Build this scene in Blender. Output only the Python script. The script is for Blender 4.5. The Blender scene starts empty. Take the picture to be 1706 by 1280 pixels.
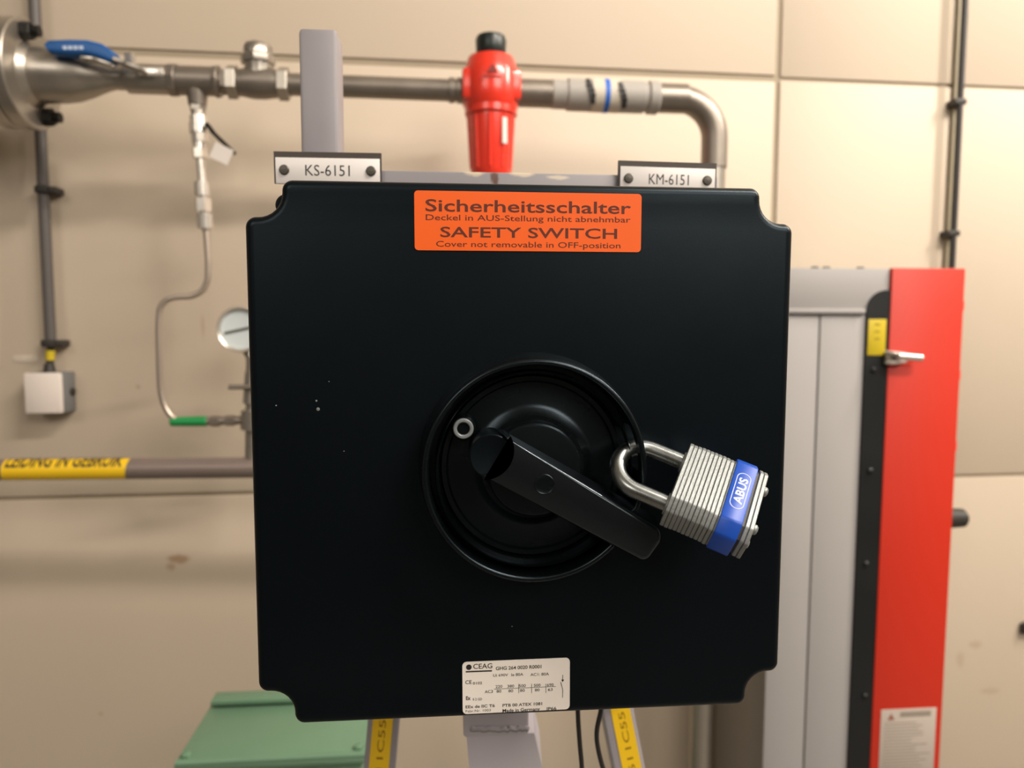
import bpy, bmesh, math, random
from mathutils import Vector, Matrix
random.seed(7)
PI = math.pi
SC = bpy.context.scene
COL = SC.collection
V = Vector

# ------------------------------------------------------------------ camera
CAM = V((0, 0, 1.5)); FPX = 1200.0
YAW, PITCH, ROLL = math.radians(4.8273), math.radians(4.7648), math.radians(0.0813)
FWD = V((math.sin(YAW)*math.cos(PITCH), math.cos(YAW)*math.cos(PITCH), -math.sin(PITCH)))
_r = V((math.cos(YAW), -math.sin(YAW), 0)); _u = _r.cross(FWD)
RGT = _r*math.cos(ROLL) + _u*math.sin(ROLL); UPV = _u*math.cos(ROLL) - _r*math.sin(ROLL)
cd = bpy.data.cameras.new('camera'); cam = bpy.data.objects.new('camera', cd); COL.objects.link(cam)
M = Matrix.Identity(4)
for i in range(3):
    M[i][0], M[i][1], M[i][2], M[i][3] = RGT[i], UPV[i], -FWD[i], CAM[i]
cam.matrix_world = M
cd.sensor_width = 36; cd.lens = 36*FPX/1706; cd.clip_start = .01
cd.dof.use_dof = True; cd.dof.focus_distance = .352; cd.dof.aperture_fstop = 8.5
SC.camera = cam
YC = .35819                                   # distance of the switch cover

def P(px, py, Y):                             # a pixel read off the photograph -> point on the plane y = Y
    d = FWD + RGT*((px-853)/FPX) + UPV*((640-py)/FPX)
    return CAM + d*((Y-CAM.y)/d.y)

WY = 1.45; WK = math.tan(math.radians(1.6))   # the wall runs slightly away to the right
EX = V((1, WK, 0)).normalized(); EY = V((-EX.y, EX.x, 0)); EZ = V((0, 0, 1))
def PW(px, py, off=0):                        # the same on a plane off the back wall
    d = FWD + RGT*((px-853)/FPX) + UPV*((640-py)/FPX)
    t = (WY-off-CAM.y+WK*CAM.x)/(d.y-WK*d.x)
    return CAM + d*t
def wall_s(p): return V((p.x, p.y-WY, 0)).dot(EX)
def WP(s_, off, z): return V((0, WY, 0))+EX*s_-EY*off+EZ*z

# ------------------------------------------------------------------ light
SC.view_settings.view_transform = 'Standard'; SC.view_settings.look = 'None'
SC.view_settings.gamma = 1; SC.view_settings.use_curve_mapping = False
SC.view_settings.exposure = 0.06
w = bpy.data.worlds.new('world'); SC.world = w; w.use_nodes = True
w.node_tree.nodes['Background'].inputs[0].default_value = (.9, .85, .75, 1)
w.node_tree.nodes['Background'].inputs[1].default_value = .02
def lamp(name, loc, target, sx, sy, watts, col):
    l = bpy.data.lights.new(name, 'AREA'); l.shape = 'RECTANGLE'; l.size = sx; l.size_y = sy
    l.energy = watts; l.color = col
    o = bpy.data.objects.new(name, l); COL.objects.link(o); o.location = loc
    o.rotation_euler = (V(target)-V(loc)).to_track_quat('-Z', 'Y').to_euler()
WARM = (1.0, .92, .81)
lamp('ceiling_lamp_near', (1.45, -.40, 3.45), (1.1, 1.2, 1.4), 1.3, .12, 66, WARM)
lamp('ceiling_lamp_left', (-1.7, -2.5, 3.3), (.4, 1.0, 1.0), 1.6, 1.2, 30, WARM)
lamp('added_wall_wash', (2.2, .55, 3.1), (1.3, 1.45, 1.8), .15, .9, 44, WARM)  # added unseen wall wash, brightens the right end of the back wall
lamp('ceiling_lamp_back', (1.7, -2.4, 3.45), (.6, 0.6, 1.2), 2.0, 1.4, 84, WARM)

# ------------------------------------------------------------------ materials
def lin(c):
    return tuple((x/255/12.92 if x/255 <= .04045 else ((x/255+.055)/1.055)**2.4) for x in c) + (1,)
MATS = {}
def mat(name, c, rough=.5, metal=0, var=.08, scale=12, bump=0, bscale=60, spec=.5, coat=0, rvar=.08, tint=None):
    if name in MATS: return MATS[name]
    m = bpy.data.materials.new(name); m.use_nodes = True
    nt = m.node_tree; b = nt.nodes['Principled BSDF']
    tc = nt.nodes.new('ShaderNodeTexCoord')
    n = nt.nodes.new('ShaderNodeTexNoise'); n.inputs['Scale'].default_value = scale; n.inputs['Detail'].default_value = 5
    nt.links.new(tc.outputs['Object'], n.inputs['Vector'])
    mix = nt.nodes.new('ShaderNodeMix'); mix.data_type = 'RGBA'
    L = lin(c)
    mix.inputs[6].default_value = tuple(x*(1-var) for x in L[:3])+(1,)
    mix.inputs[7].default_value = tuple(min(1, x*(1+var)) for x in L[:3])+(1,)
    nt.links.new(n.outputs['Fac'], mix.inputs[0]); nt.links.new(mix.outputs[2], b.inputs['Base Color'])
    mr = nt.nodes.new('ShaderNodeMapRange'); mr.inputs[3].default_value = max(.02, rough-rvar); mr.inputs[4].default_value = min(1, rough+rvar)
    nt.links.new(n.outputs['Fac'], mr.inputs[0]); nt.links.new(mr.outputs[0], b.inputs['Roughness'])
    b.inputs['Metallic'].default_value = metal
    b.inputs['Specular IOR Level'].default_value = spec
    b.inputs['Coat Weight'].default_value = coat
    if tint: b.inputs['Specular Tint'].default_value = tint+(1,)
    if bump:
        n2 = nt.nodes.new('ShaderNodeTexNoise'); n2.inputs['Scale'].default_value = bscale; n2.inputs['Detail'].default_value = 3
        nt.links.new(tc.outputs['Object'], n2.inputs['Vector'])
        bp = nt.nodes.new('ShaderNodeBump'); bp.inputs['Strength'].default_value = bump; bp.inputs['Distance'].default_value = .001
        nt.links.new(n2.outputs['Fac'], bp.inputs['Height']); nt.links.new(bp.outputs['Normal'], b.inputs['Normal'])
    MATS[name] = m; m['nt'] = 1
    return m

def stain(m, spots, col):                     # stains with a shape of their own: (centre, radius xyz) in world space
    nt = m.node_tree; b = nt.nodes['Principled BSDF']
    src = b.inputs['Base Color'].links[0].from_socket
    geo = nt.nodes.new('ShaderNodeNewGeometry')
    for c, rad, amt in spots:
        mp = nt.nodes.new('ShaderNodeMapping'); mp.vector_type = 'POINT'
        mp.inputs['Location'].default_value = tuple(-c[i]/rad[i] for i in range(3))
        mp.inputs['Scale'].default_value = tuple(1/rad[i] for i in range(3))
        nt.links.new(geo.outputs['Position'], mp.inputs['Vector'])
        nz = nt.nodes.new('ShaderNodeTexNoise'); nz.inputs['Scale'].default_value = 1.3; nz.inputs['Detail'].default_value = 4
        nt.links.new(mp.outputs[0], nz.inputs['Vector'])
        ln = nt.nodes.new('ShaderNodeVectorMath'); ln.operation = 'LENGTH'
        nt.links.new(mp.outputs[0], ln.inputs[0])
        ad = nt.nodes.new('ShaderNodeMath'); ad.operation = 'ADD'
        nt.links.new(ln.outputs['Value'], ad.inputs[0]); nt.links.new(nz.outputs['Fac'], ad.inputs[1])
        mr = nt.nodes.new('ShaderNodeMapRange'); mr.inputs[1].default_value = 1.0; mr.inputs[2].default_value = 1.5
        mr.inputs[3].default_value = amt; mr.inputs[4].default_value = 0
        nt.links.new(ad.outputs[0], mr.inputs[0])
        mx = nt.nodes.new('ShaderNodeMix'); mx.data_type = 'RGBA'; mx.inputs[7].default_value = lin(col)
        nt.links.new(mr.outputs[0], mx.inputs[0]); nt.links.new(src, mx.inputs[6]); src = mx.outputs[2]
    nt.links.new(src, b.inputs['Base Color'])

WALLM = mat('cream wall paint', (195, 179, 160), .55, var=.03, scale=3, bump=.1, bscale=90)
BACKM = mat('joint backing', (160, 146, 126), .8)
FLOORM = mat('grey floor paint', (120, 116, 110), .6, var=.15)
CEILM = mat('ceiling white', (205, 200, 190), .8)
ROOMM = mat('hall wall grey', (128, 124, 118), .8)
BLACK = mat('black moulded plastic', (4, 7, 11), .36, var=.1, scale=30, bump=.03, bscale=1400, spec=.27, rvar=.03, tint=(.64, .84, 1.0))
BLACKG = mat('black gloss plastic', (7, 10, 12), .27, var=.1, scale=40, bump=.02, bscale=700, spec=.4, rvar=.03, tint=(.66, .84, 1.0))
HANDLEM = mat('handle gloss black', (11, 14, 17), .2, var=.1, scale=40, bump=.02, bscale=700, spec=.7, rvar=.02, tint=(.74, .88, 1.0))
ORANGE = mat('orange label film', (252, 102, 22), .45, var=.02)
INKO = mat('brown black ink', (96, 34, 12), .6)
PLATEW = mat('white rating film', (244, 236, 228), .4, var=.02)
INK = mat('dark ink', (40, 36, 34), .6)
INKG = mat('grey ink', (120, 112, 104), .6)
EYEL = mat('grey eyelet', (120, 124, 126), .4)
ZINC = mat('galvanised lamination', (152, 156, 156), .5, metal=.6, var=.1, scale=300, bump=.15, bscale=900)
ZINCD = mat('lamination core', (90, 88, 82), .6, metal=.6)
CHROME = mat('shackle steel', (152, 156, 156), .29, metal=1, var=.1, scale=120)
BLUEB = mat('blue rubber bumper', (22, 78, 186), .38, var=.04)
WHITEP = mat('pale print', (196, 208, 232), .5)
PALEG = mat('pale lavender grey paint', (196, 190, 198), .42, var=.04, scale=30)
FRAMEG = mat('grey frame paint', (146, 141, 146), .42, var=.05, scale=40)
NAMEP = mat('nameplate white', (234, 228, 226), .35, var=.03)
NAMEE = mat('nameplate dark edge', (70, 62, 58), .5)
SCREWM = mat('dull screw steel', (96, 92, 86), .45, metal=.7)
STEEL = mat('stainless pipe', (174, 167, 158), .34, metal=.85, var=.14, scale=30, bump=.1, bscale=300)
DSTEEL = mat('dark steel pipe', (142, 133, 124), .42, metal=.75, var=.2, scale=20, bump=.15, bscale=200)
BLKSTEEL = mat('black bolt steel', (34, 32, 30), .5, metal=.6)
BRIGHT = mat('bright fitting steel', (226, 220, 212), .25, metal=.75, var=.06)
TUBEM = mat('grey steel tubing', (186, 172, 160), .35, metal=.7, var=.05)
REDF = mat('red filter enamel', (230, 56, 38), .28, var=.04, coat=.3)
KNOBM = mat('dark green black knob', (24, 34, 32), .35)
GREYW = mat('grey wrap tape', (168, 162, 156), .55, var=.06)
BLUET = mat('blue tape', (38, 104, 200), .5)
BLUEL = mat('blue lever sleeve', (18, 84, 150), .4)
YEL = mat('yellow marker film', (240, 196, 28), .45, var=.04)
YELD = mat('yellow dull film', (196, 172, 30), .5, var=.05)
GREEN = mat('green sleeve', (24, 138, 72), .45)
MACHG = mat('green machine enamel', (108, 142, 116), .4, var=.06, scale=14)
CONDUIT = mat('grey conduit', (88, 83, 81), .5, var=.08)
CONDD = mat('dark conduit clip', (48, 44, 40), .55)
BLKROD = mat('black cable sheath', (42, 38, 38), .5)
JBOXW = mat('pale junction lid', (226, 214, 206), .5, var=.02)
JBOXG = mat('grey junction body', (112, 112, 112), .55)
CABG = mat('cabinet grey', (160, 156, 155), .5, var=.03, scale=5)
CABD = mat('cabinet grey side', (150, 146, 140), .6, var=.04)
CABB = mat('cabinet black strip', (18, 20, 21), .45)
CABR = mat('cabinet red', (194, 44, 24), .45, var=.03, scale=4)
STICK = mat('silver sticker', (188, 176, 166), .4, var=.05)
SHADOWM = mat('olive shadow strip', (176, 164, 138), .6)
DIAL = mat('gauge dial', (206, 214, 216), .3)
TAGW = mat('white tag', (226, 216, 210), .5)
PLASTER = mat('wall label', (210, 196, 180), .5)

# ------------------------------------------------------------------ geometry helpers
class MB:
    def __init__(s): s.bm = bmesh.new()
    def raw(s, vs, fs):
        bv = [s.bm.verts.new(v) for v in vs]
        for f in fs:
            try: s.bm.faces.new([bv[i] for i in f])
            except ValueError: pass
        return s
    def obox(s, c, ax, h, bev=0, seg=2):      # centre, three axes, half sizes
        t = bmesh.new(); bmesh.ops.create_cube(t, size=2)
        for v in t.verts: v.co = V((v.co.x*h[0], v.co.y*h[1], v.co.z*h[2]))
        if bev: bmesh.ops.bevel(t, geom=t.edges[:], offset=bev, segments=seg, affect='EDGES', profile=.5)
        c = V(c); ax = [V(a) for a in ax]
        t.verts.index_update()
        s.raw([c+ax[0]*v.co.x+ax[1]*v.co.y+ax[2]*v.co.z for v in t.verts], [[v.index for v in f.verts] for f in t.faces])
        t.free(); return s
    def box(s, x0, x1, y0, y1, z0, z1, bev=0):
        return s.obox(((x0+x1)/2, (y0+y1)/2, (z0+z1)/2), ((1,0,0),(0,1,0),(0,0,1)), (abs(x1-x0)/2, abs(y1-y0)/2, abs(z1-z0)/2), bev)
    def lathe(s, o, axis, prof, seg=40, a0=0, a1=2*PI, closed=False, ref=None):
        o = V(o); a = V(axis).normalized()
        if ref is None:
            ref = V((0,0,1)) if abs(a.z) < .9 else V((1,0,0))
        u = (V(ref)-a*V(ref).dot(a)).normalized(); v = a.cross(u)
        full = abs(a1-a0-2*PI) < 1e-6
        n = seg if full else seg+1
        vs = []; fs = []; m = len(prof)
        for i in range(n):
            th = a0+(a1-a0)*i/seg; d = u*math.cos(th)+v*math.sin(th)
            for t, r in prof: vs.append(o+a*t+d*max(r, 1e-6))
        for i in range(seg):
            j = (i+1) % n
            for k in range(m if closed else m-1):
                k2 = (k+1) % m
                fs.append((i*m+k, j*m+k, j*m+k2, i*m+k2))
        if not closed:
            for k in (0, m-1):
                if prof[k][1] > 1e-5 and full: fs.append([i*m+k for i in range(n)])
        if not full:
            fs.append(list(range(m))); fs.append([(n-1)*m+k for k in range(m)])
        return s.raw(vs, fs)
    def cyl(s, a, b, r, r2=None, seg=24, bev=0):
        a = V(a); b = V(b); L = (b-a).length; r2 = r if r2 is None else r2
        pr = [(0, r-bev), (bev, r), (L-bev, r2), (L, r2-bev)] if bev else [(0, r), (L, r2)]
        return s.lathe(a, b-a, [(0, 0)]+pr+[(L, 0)] , seg)
    def tube(s, pts, r, seg=14, cap=True):
        pts = [V(p) for p in pts]; n = len(pts); vs = []; fs = []
        t0 = (pts[1]-pts[0]).normalized()
        u = t0.orthogonal().normalized()
        for i, p in enumerate(pts):
            t = ((pts[min(i+1, n-1)]-p).normalized()+(p-pts[max(i-1, 0)]).normalized()).normalized()
            u = (u-t*u.dot(t)).normalized(); v = t.cross(u)
            for k in range(seg):
                th = 2*PI*k/seg; vs.append(p+(u*math.cos(th)+v*math.sin(th))*r)
        for i in range(n-1):
            for k in range(seg):
                k2 = (k+1) % seg
                fs.append((i*seg+k, i*seg+k2, (i+1)*seg+k2, (i+1)*seg+k))
        if cap: fs.append(list(range(seg))); fs.append([(n-1)*seg+k for k in range(seg)])
        return s.raw(vs, fs)
    def layers(s, loops):                     # stacked closed loops of equal length, capped
        m = len(loops[0]); vs = [p for l in loops for p in l]; fs = []
        for i in range(len(loops)-1):
            for k in range(m):
                k2 = (k+1) % m
                fs.append((i*m+k, i*m+k2, (i+1)*m+k2, (i+1)*m+k))
        fs.append(list(range(m))); fs.append([(len(loops)-1)*m+k for k in range(m)])
        return s.raw(vs, fs)
    def mesh(s, name, origin, ang=38):
        bm = s.bm
        bmesh.ops.recalc_face_normals(bm, faces=bm.faces[:])
        for f in bm.faces: f.smooth = True
        for e in bm.edges:
            if len(e.link_faces) == 2 and e.calc_face_angle(0) > math.radians(ang): e.smooth = False
        o = V(origin)
        for v in bm.verts: v.co -= o
        me = bpy.data.meshes.new(name); bm.to_mesh(me); bm.free()
        return me

def thing(name, label, cat, loc, group=None):
    o = bpy.data.objects.new(name, None); COL.objects.link(o); o.location = loc; o.empty_display_size = .02
    o['label'] = label; o['category'] = cat
    if group: o['group'] = group
    o['origin'] = tuple(loc)
    return o
def root_of(p):
    off = V((0, 0, 0))
    while p is not None: off += V(p.location); p = p.parent
    return off
def part(name, mb, m, parent, label=None, kind=None, ang=38):
    me = mb.mesh(name, root_of(parent), ang); me.materials.append(m)
    o = bpy.data.objects.new(name, me); COL.objects.link(o); o.parent = parent
    if label: o['label'] = label
    if kind: o['kind'] = kind
    return o
def single(name, mb, m, label, cat, loc, group=None):
    me = mb.mesh(name, loc); me.materials.append(m)
    o = bpy.data.objects.new(name, me); COL.objects.link(o); o.location = loc
    o['label'] = label; o['category'] = cat
    if group: o['group'] = group
    return o
def struct(name, mb, m, parent=None):
    me = mb.mesh(name, root_of(parent)); me.materials.append(m)
    o = bpy.data.objects.new(name, me); COL.objects.link(o); o.parent = parent
    if parent is None: o['kind'] = 'structure'
    return o

def arc_pts(c, r, a0, a1, n):
    return [(c[0]+r*math.cos(a0+(a1-a0)*i/n), c[1]+r*math.sin(a0+(a1-a0)*i/n)) for i in range(n+1)]
def rrect(w, h, r, n=5):                      # rounded rectangle centred at 0
    pts = []
    for cx, cy, a in ((w/2-r, h/2-r, 0), (-w/2+r, h/2-r, PI/2), (-w/2+r, -h/2+r, PI), (w/2-r, -h/2+r, 1.5*PI)):
        pts += arc_pts((cx, cy), r, a, a+PI/2, n)
    return pts
def fillet_poly(pts, rad, n=5):               # polygon with filleted corners
    out = []; m = len(pts)
    for i in range(m):
        p = V(pts[i]).to_2d(); a = V(pts[i-1]).to_2d(); b = V(pts[(i+1) % m]).to_2d()
        r = rad[i] if isinstance(rad, (list, tuple)) else rad
        d1 = (a-p).normalized(); d2 = (b-p).normalized()
        ang = d1.angle(d2)
        if r <= 0 or ang > PI-.01: out.append((p.x, p.y)); continue
        t = r/math.tan(ang/2); c = p+(d1+d2).normalized()*(r/math.sin(ang/2))
        s = p+d1*t-c; e = p+d2*t-c
        a0 = math.atan2(s.y, s.x); a1 = math.atan2(e.y, e.x)
        while a1-a0 > PI: a1 -= 2*PI
        while a1-a0 < -PI: a1 += 2*PI
        out += [(c.x+r*math.cos(a0+(a1-a0)*k/n), c.y+r*math.sin(a0+(a1-a0)*k/n)) for k in range(n+1)]
    return out
def inset(poly, d):
    n = len(poly); out = []
    area = sum(poly[i-1][0]*poly[i][1]-poly[i][0]*poly[i-1][1] for i in range(n))
    sg = 1 if area > 0 else -1
    for i in range(n):
        p = V(poly[i]).to_2d()
        a = poly[i-1]; b = poly[(i+1) % n]
        t1 = (p-V(a).to_2d()); t2 = (V(b).to_2d()-p)
        t = (t1.normalized()+t2.normalized()).normalized()
        nrm = V((-t.y, t.x)).to_2d()*sg
        out.append((p.x+nrm.x*d, p.y+nrm.y*d))
    return out

_tx = {}
def text_bm(s, bold=0):
    cu = bpy.data.curves.new('t', 'FONT'); cu.body = s; cu.size = 1; cu.offset = bold; cu.resolution_u = 3
    ob = bpy.data.objects.new('t', cu); COL.objects.link(ob)
    dg = bpy.context.evaluated_depsgraph_get(); dg.update()
    me = bpy.data.meshes.new_from_object(ob.evaluated_get(dg))
    vs = [v.co.copy() for v in me.vertices]; fs = [list(p.vertices) for p in me.polygons]
    bpy.data.objects.remove(ob); bpy.data.curves.remove(cu); bpy.data.meshes.remove(me)
    return vs, fs
def text(mb, s, c, right, up, wid, hei, bold=0, cap=True, fn=None):
    """string centred at c; wid, hei = size of its bounding box (cap=True: height of capitals/ascenders only)"""
    vs, fs = text_bm(s, bold)
    x0 = min(v.x for v in vs); x1 = max(v.x for v in vs)
    y0 = 0 if cap else min(v.y for v in vs); y1 = max(v.y for v in vs)
    c = V(c); R = V(right).normalized(); U = V(up).normalized()
    out = []
    for v in vs:
        a = ((v.x-x0)/(x1-x0)-.5)*wid; b = ((v.y-y0)/(y1-y0)-.5)*hei
        out.append(c+R*a+U*b)
    mb.raw(out, fs)
def rect(mb, c, right, up, w_, h_, nrm=None, th=.0001):
    R = V(right).normalized(); U = V(up).normalized(); N = R.cross(U)
    mb.obox(V(c), (R, U, N), (w_/2, h_/2, th/2))
X, Y, Z = V((1,0,0)), V((0,1,0)), V((0,0,1))

# ------------------------------------------------------------------ setting
xl, xr, zb, zt, yf = -2.6, 2.7, 0.0, 3.7, -3.4
def wallbox(mb, s0, s1, o0, o1, z0, z1, bev=0):
    return mb.obox(WP((s0+s1)/2, (o0+o1)/2, (z0+z1)/2), (EX, EY, EZ), (abs(s1-s0)/2, abs(o1-o0)/2, abs(z1-z0)/2), bev)
struct('floor', MB().box(xl-.1, xr+.1, yf-.1, WY+.3, -.1, 0), FLOORM)
struct('ceiling', MB().box(xl-.1, xr+.1, yf-.1, WY+.3, zt, zt+.1), CEILM)
struct('wall_left', MB().box(xl-.1, xl, yf, WY+.2, 0, zt), ROOMM)
struct('wall_right', MB().box(xr, xr+.1, yf, WY+.2, 0, zt), ROOMM)
struct('wall_front', MB().box(xl-.1, xr+.1, yf-.1, yf, 0, zt), ROOMM)
wb = struct('wall_back', wallbox(MB(), xl-.15, xr+.15, -.13, -.004, 0, zt), BACKM)
jv = [wall_s(PW(1296, 130)), wall_s(PW(1592, 300))]
jz = [PW(745, 108).z, PW(205, 827).z]
xs = [xl-.1, jv[0], jv[1], xr+.1]; zs = [0, jz[1], jz[0], zt]
gv = [0, .0055, .004, 0]
for i in range(3):
    gh = [0, .0035, (.0065, .0035, .003)[i], 0]
    for k in range(3):
        part('panel', wallbox(MB(), xs[i]+gv[i], xs[i+1]-gv[i+1], -.0045, 0, zs[k]+gh[k], zs[k+1]-gh[k+1], .002), WALLM, wb)
ps = [(PW(298, 932), (.026, .1, .012), .75), (PW(285, 945), (.012, .1, .01), .5), (PW(338, 545), (.004, .1, .03), .3),
      (PW(230, 645), (.006, .1, .006), .4), (PW(1625, 1075), (.02, .1, .012), .3), (PW(1600, 1100), (.012, .1, .025), .25),
      (PW(1650, 1152), (.03, .1, .01), .25), (PW(168, 1190), (.006, .1, .006), .35)]
stain(WALLM, ps, (150, 116, 84))
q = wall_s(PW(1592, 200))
struct('cable_shadow_strip', wallbox(MB(), q-.010, q+.008, -.002, .005, 0, zt, .001), SHADOWM)  # darker strip over the joint, coloured as the shadow beside the wall cable

# ------------------------------------------------------------------ safety switch
S = .27
cx, cz = -.096937+S/2, 1.5-.202452+S/2
def W(u, v, w_): return V((cx+u, YC-w_, cz+v))      # u right, v up, w out of the cover
def uv(px, py, w_=0): p = P(px, py, YC-w_); return p.x-cx, p.z-cz
sw = thing('safety_switch', 'large black square safety switch with scooped corners and round rotary dial', 'switch', (cx, YC+.122, cz-.135))
N_ = .0176; h = S/2+.0014
def cover_outline(d=0):
    base = []
    q = [(h-N_, h), (h-N_, h-N_), (h, h-N_)]   # TR corner, going clockwise
    pts = []; rad = []
    for k in range(4):
        for i, p in enumerate(q):
            a = -PI/2*k
            pts.append((p[0]*math.cos(a)-p[1]*math.sin(a), p[0]*math.sin(a)+p[1]*math.cos(a)))
            rad.append((.0052, .0115, .0052)[i])
    return fillet_poly(pts, rad, 8)
out = cover_outline()
loops = [[W(u, v, -.022) for u, v in out]]
R_ = .0042
for k in range(7):
    t = PI/2*k/6
    loops.append([W(u, v, -R_+R_*math.sin(t)) for u, v in inset(out, R_*(1-math.cos(t)))])
cover = part('cover', MB().layers(loops), BLACK, sw, ang=50)
bo = inset(out, .004)
part('enclosure_base', MB().layers([[W(u, v, -.120) for u, v in bo], [W(u, v, -.0235) for u, v in bo]]), BLACK, sw, ang=50)
u, v = uv(463, 338, -.012)
part('cover_screw', MB().cyl(W(u+.004, v-.001, -.028), W(u+.004, v-.001, -.012), .0055, bev=.001), BLACKG, sw)

# rotary dial
cu, cv = uv(893, 787.5, .020)
axis = V((0, -1, 0))
def O(w_=0): return W(cu, cv, w_)
slot = math.radians(13); s0 = math.radians(12)
# angles measured with ref=X so that th grows from +X towards (axis x X) = (-Y x X) = Z
def ring(mb, prof_low, prof_top):
    mb.lathe(O(), axis, prof_top, 96, closed=True, ref=X)
    mb.lathe(O(), axis, prof_low, 88, s0+slot, s0-slot+2*PI, closed=True, ref=X)
c_ = MB()
ring(c_, [(-.0005, .0570), (.0152, .0552), (.0152, .0512), (-.0005, .0512)],
     [(.0150, .0552), (.0184, .0546), (.0196, .0540), (.0200, .0530), (.0198, .0521), (.0190, .0515), (.0150, .0512)])
part('collar', c_, BLACKG, sw, ang=50)
c_ = MB()
ring(c_, [(-.0005, .0487), (.0125, .0484), (.0125, .0470), (-.0005, .0462)],
     [(.0123, .0484), (.0150, .0483), (.0157, .0477), (.0150, .0473), (.0123, .0470)])
part('inner_lip', c_, BLACKG, sw, ang=50)
d = MB().lathe(O(), axis, [(-.001, 0), (-.001, .0513), (.0012, .0513), (.0012, .0462), (.0042, .0452), (.0042, .0430), (.0026, .0420), (.0026, .0315), (.0034, .0290), (.0058, .0258), (.0058, .0238),
    (.0145, .0230), (.0153, .0222), (.0155, .0213), (.0155, 0)], 96)
part('dial', d, BLACKG, sw, ang=30)
# eyelet
eu, ev = uv(772, 714.5, .012)
part('eyelet_boss', MB().cyl(W(eu, ev, .0005), W(eu, ev, .0105), .0066, .0060, 32, .0006), BLACKG, sw)
part('eyelet', MB().lathe(W(eu, ev, .0), axis, [(.0100, .0050), (.0126, .0049), (.0130, .0045), (.0130, .0036), (.0126, .0031), (.0100, .0031)], 40, closed=True), EYEL, sw, 'grey eyelet ring')
# handle bar
WT = .030
def hb(px, py): return uv(px, py, WT)
bite_c = hb(807, 751); bite_r = (V(hb(848, 747))-V(bite_c)).length
pA, pB, pC, pD = hb(846, 722), hb(1113, 890), hb(1077, 940), hb(801, 791)
a0 = math.atan2(pA[1]-bite_c[1], pA[0]-bite_c[0]); a1 = math.atan2(pD[1]-bite_c[1], pD[0]-bite_c[0])
bite = arc_pts(bite_c, bite_r, a1, a0, 18)
end = fillet_poly([pA, pB, pC, pD], [0, .0065, .0045, 0], 7)
end = end[1:-1]
top = bite + end
bot = [(x, y) for x, y in inset(top, -.0028)]
nb = len(bite)
bot = [top[i] if 0 < i < nb-1 else bot[i] for i in range(len(top))]
ly = [[W(a_, b_, .0150) for a_, b_ in bot], [W(a_, b_, WT-.0024) for a_, b_ in top]]
for k in range(1, 5):
    t = PI/2*k/4
    ly.append([W(a_, b_, WT-.0024+.0024*math.sin(t)) for a_, b_ in inset(top, .0024*(1-math.cos(t)))])
handle = part('rotary_handle', MB().layers(ly), HANDLEM, sw, ang=50)
bq = uv(818.5, 757, .021); bd = V((pB[0]-pA[0], pB[1]-pA[1])).to_2d().normalized()
bl_, bt_ = [], []
cir = arc_pts((0, 0), .0104, 0, 2*PI, 36)[:-1]
def slope_w(x, y, lower=0): return .0264+.20*(x*bd.x+y*bd.y)-lower+9*(x*x+y*y)
part('thumb_scoop', MB().layers([[W(bq[0]+x, bq[1]+y, .004) for x, y in cir], [W(bq[0]+x, bq[1]+y, slope_w(x, y, .0006)) for x, y in cir]]
     +[[W(bq[0]+x*f, bq[1]+y*f, slope_w(x*f, y*f)) for x, y in cir] for f in (.95, .75, .5, .25, .02)]), BLACK, handle)
du, dv = uv(907, 807, WT)
part('dimple_plug', MB().lathe(W(du, dv, 0), axis, [(.0290, .0048), (.0301, .0048), (.0304, .0045), (.0302, .0041), (.0301, .0025), (.03008, 0)], 32), BLACKG, handle)

# orange label
def quad_label(name, corners, Yp, m, parent, rad, th=.0004, lab=None):
    c = sum((V(p) for p in corners), V((0,0,0)))/4
    w_ = ((corners[1]-corners[0]).length+(corners[2]-corners[3]).length)/2
    h_ = ((corners[0]-corners[3]).length+(corners[1]-corners[2]).length)/2
    rgt = ((corners[1]-corners[0])+(corners[2]-corners[3])).normalized()
    n = V((0,-1,0)); rgt = (rgt-n*rgt.dot(n)).normalized(); up = n.cross(rgt)
    pl = rrect(w_, h_, rad)
    o = part(name, MB().layers([[c+rgt*a_+up*b_-n*.0001 for a_, b_ in pl], [c+rgt*a_+up*b_+n*th for a_, b_ in pl]]), m, parent, lab)
    return o, c+n*(th+.00006), rgt, up, w_, h_
lo, lc, lr, lu, lw, lh = quad_label('warning_label', [P(690, 318, YC), P(1068, 323, YC), P(1068, 421, YC), P(691, 416.5, YC)], YC, ORANGE, sw, .0018, lab='orange safety switch label')
t = MB(); sx = lw/378; sy = lh/99
def lp(px, py): return lc+lr*((px-879.5)*sx)+lu*((369.6-py)*sy)
text(t, 'Sicherheitsschalter', lp(879.5, 344), lr, lu, 342*sx, 20*sy, .012)
text(t, 'Deckel in AUS-Stellung nicht abnehmbar', lp(879.5, 364), lr, lu, 341*sx, 9.5*sy, .004)
text(t, 'SAFETY SWITCH', lp(880, 388), lr, lu, 295*sx, 17*sy, .012)
text(t, 'Cover not removable in OFF-position', lp(879.5, 408), lr, lu, 308*sx, 9.5*sy, .004)
part('lettering', t, INKO, lo)

# rating plate
lo, lc, lr, lu, lw, lh = quad_label('rating_plate', [P(770, 1103, YC), P(949, 1096, YC), P(949, 1181, YC), P(771, 1190, YC)], YC, PLATEW, sw, .0022, lab='pale rating plate')
t = MB(); k = lw/178.5
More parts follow.
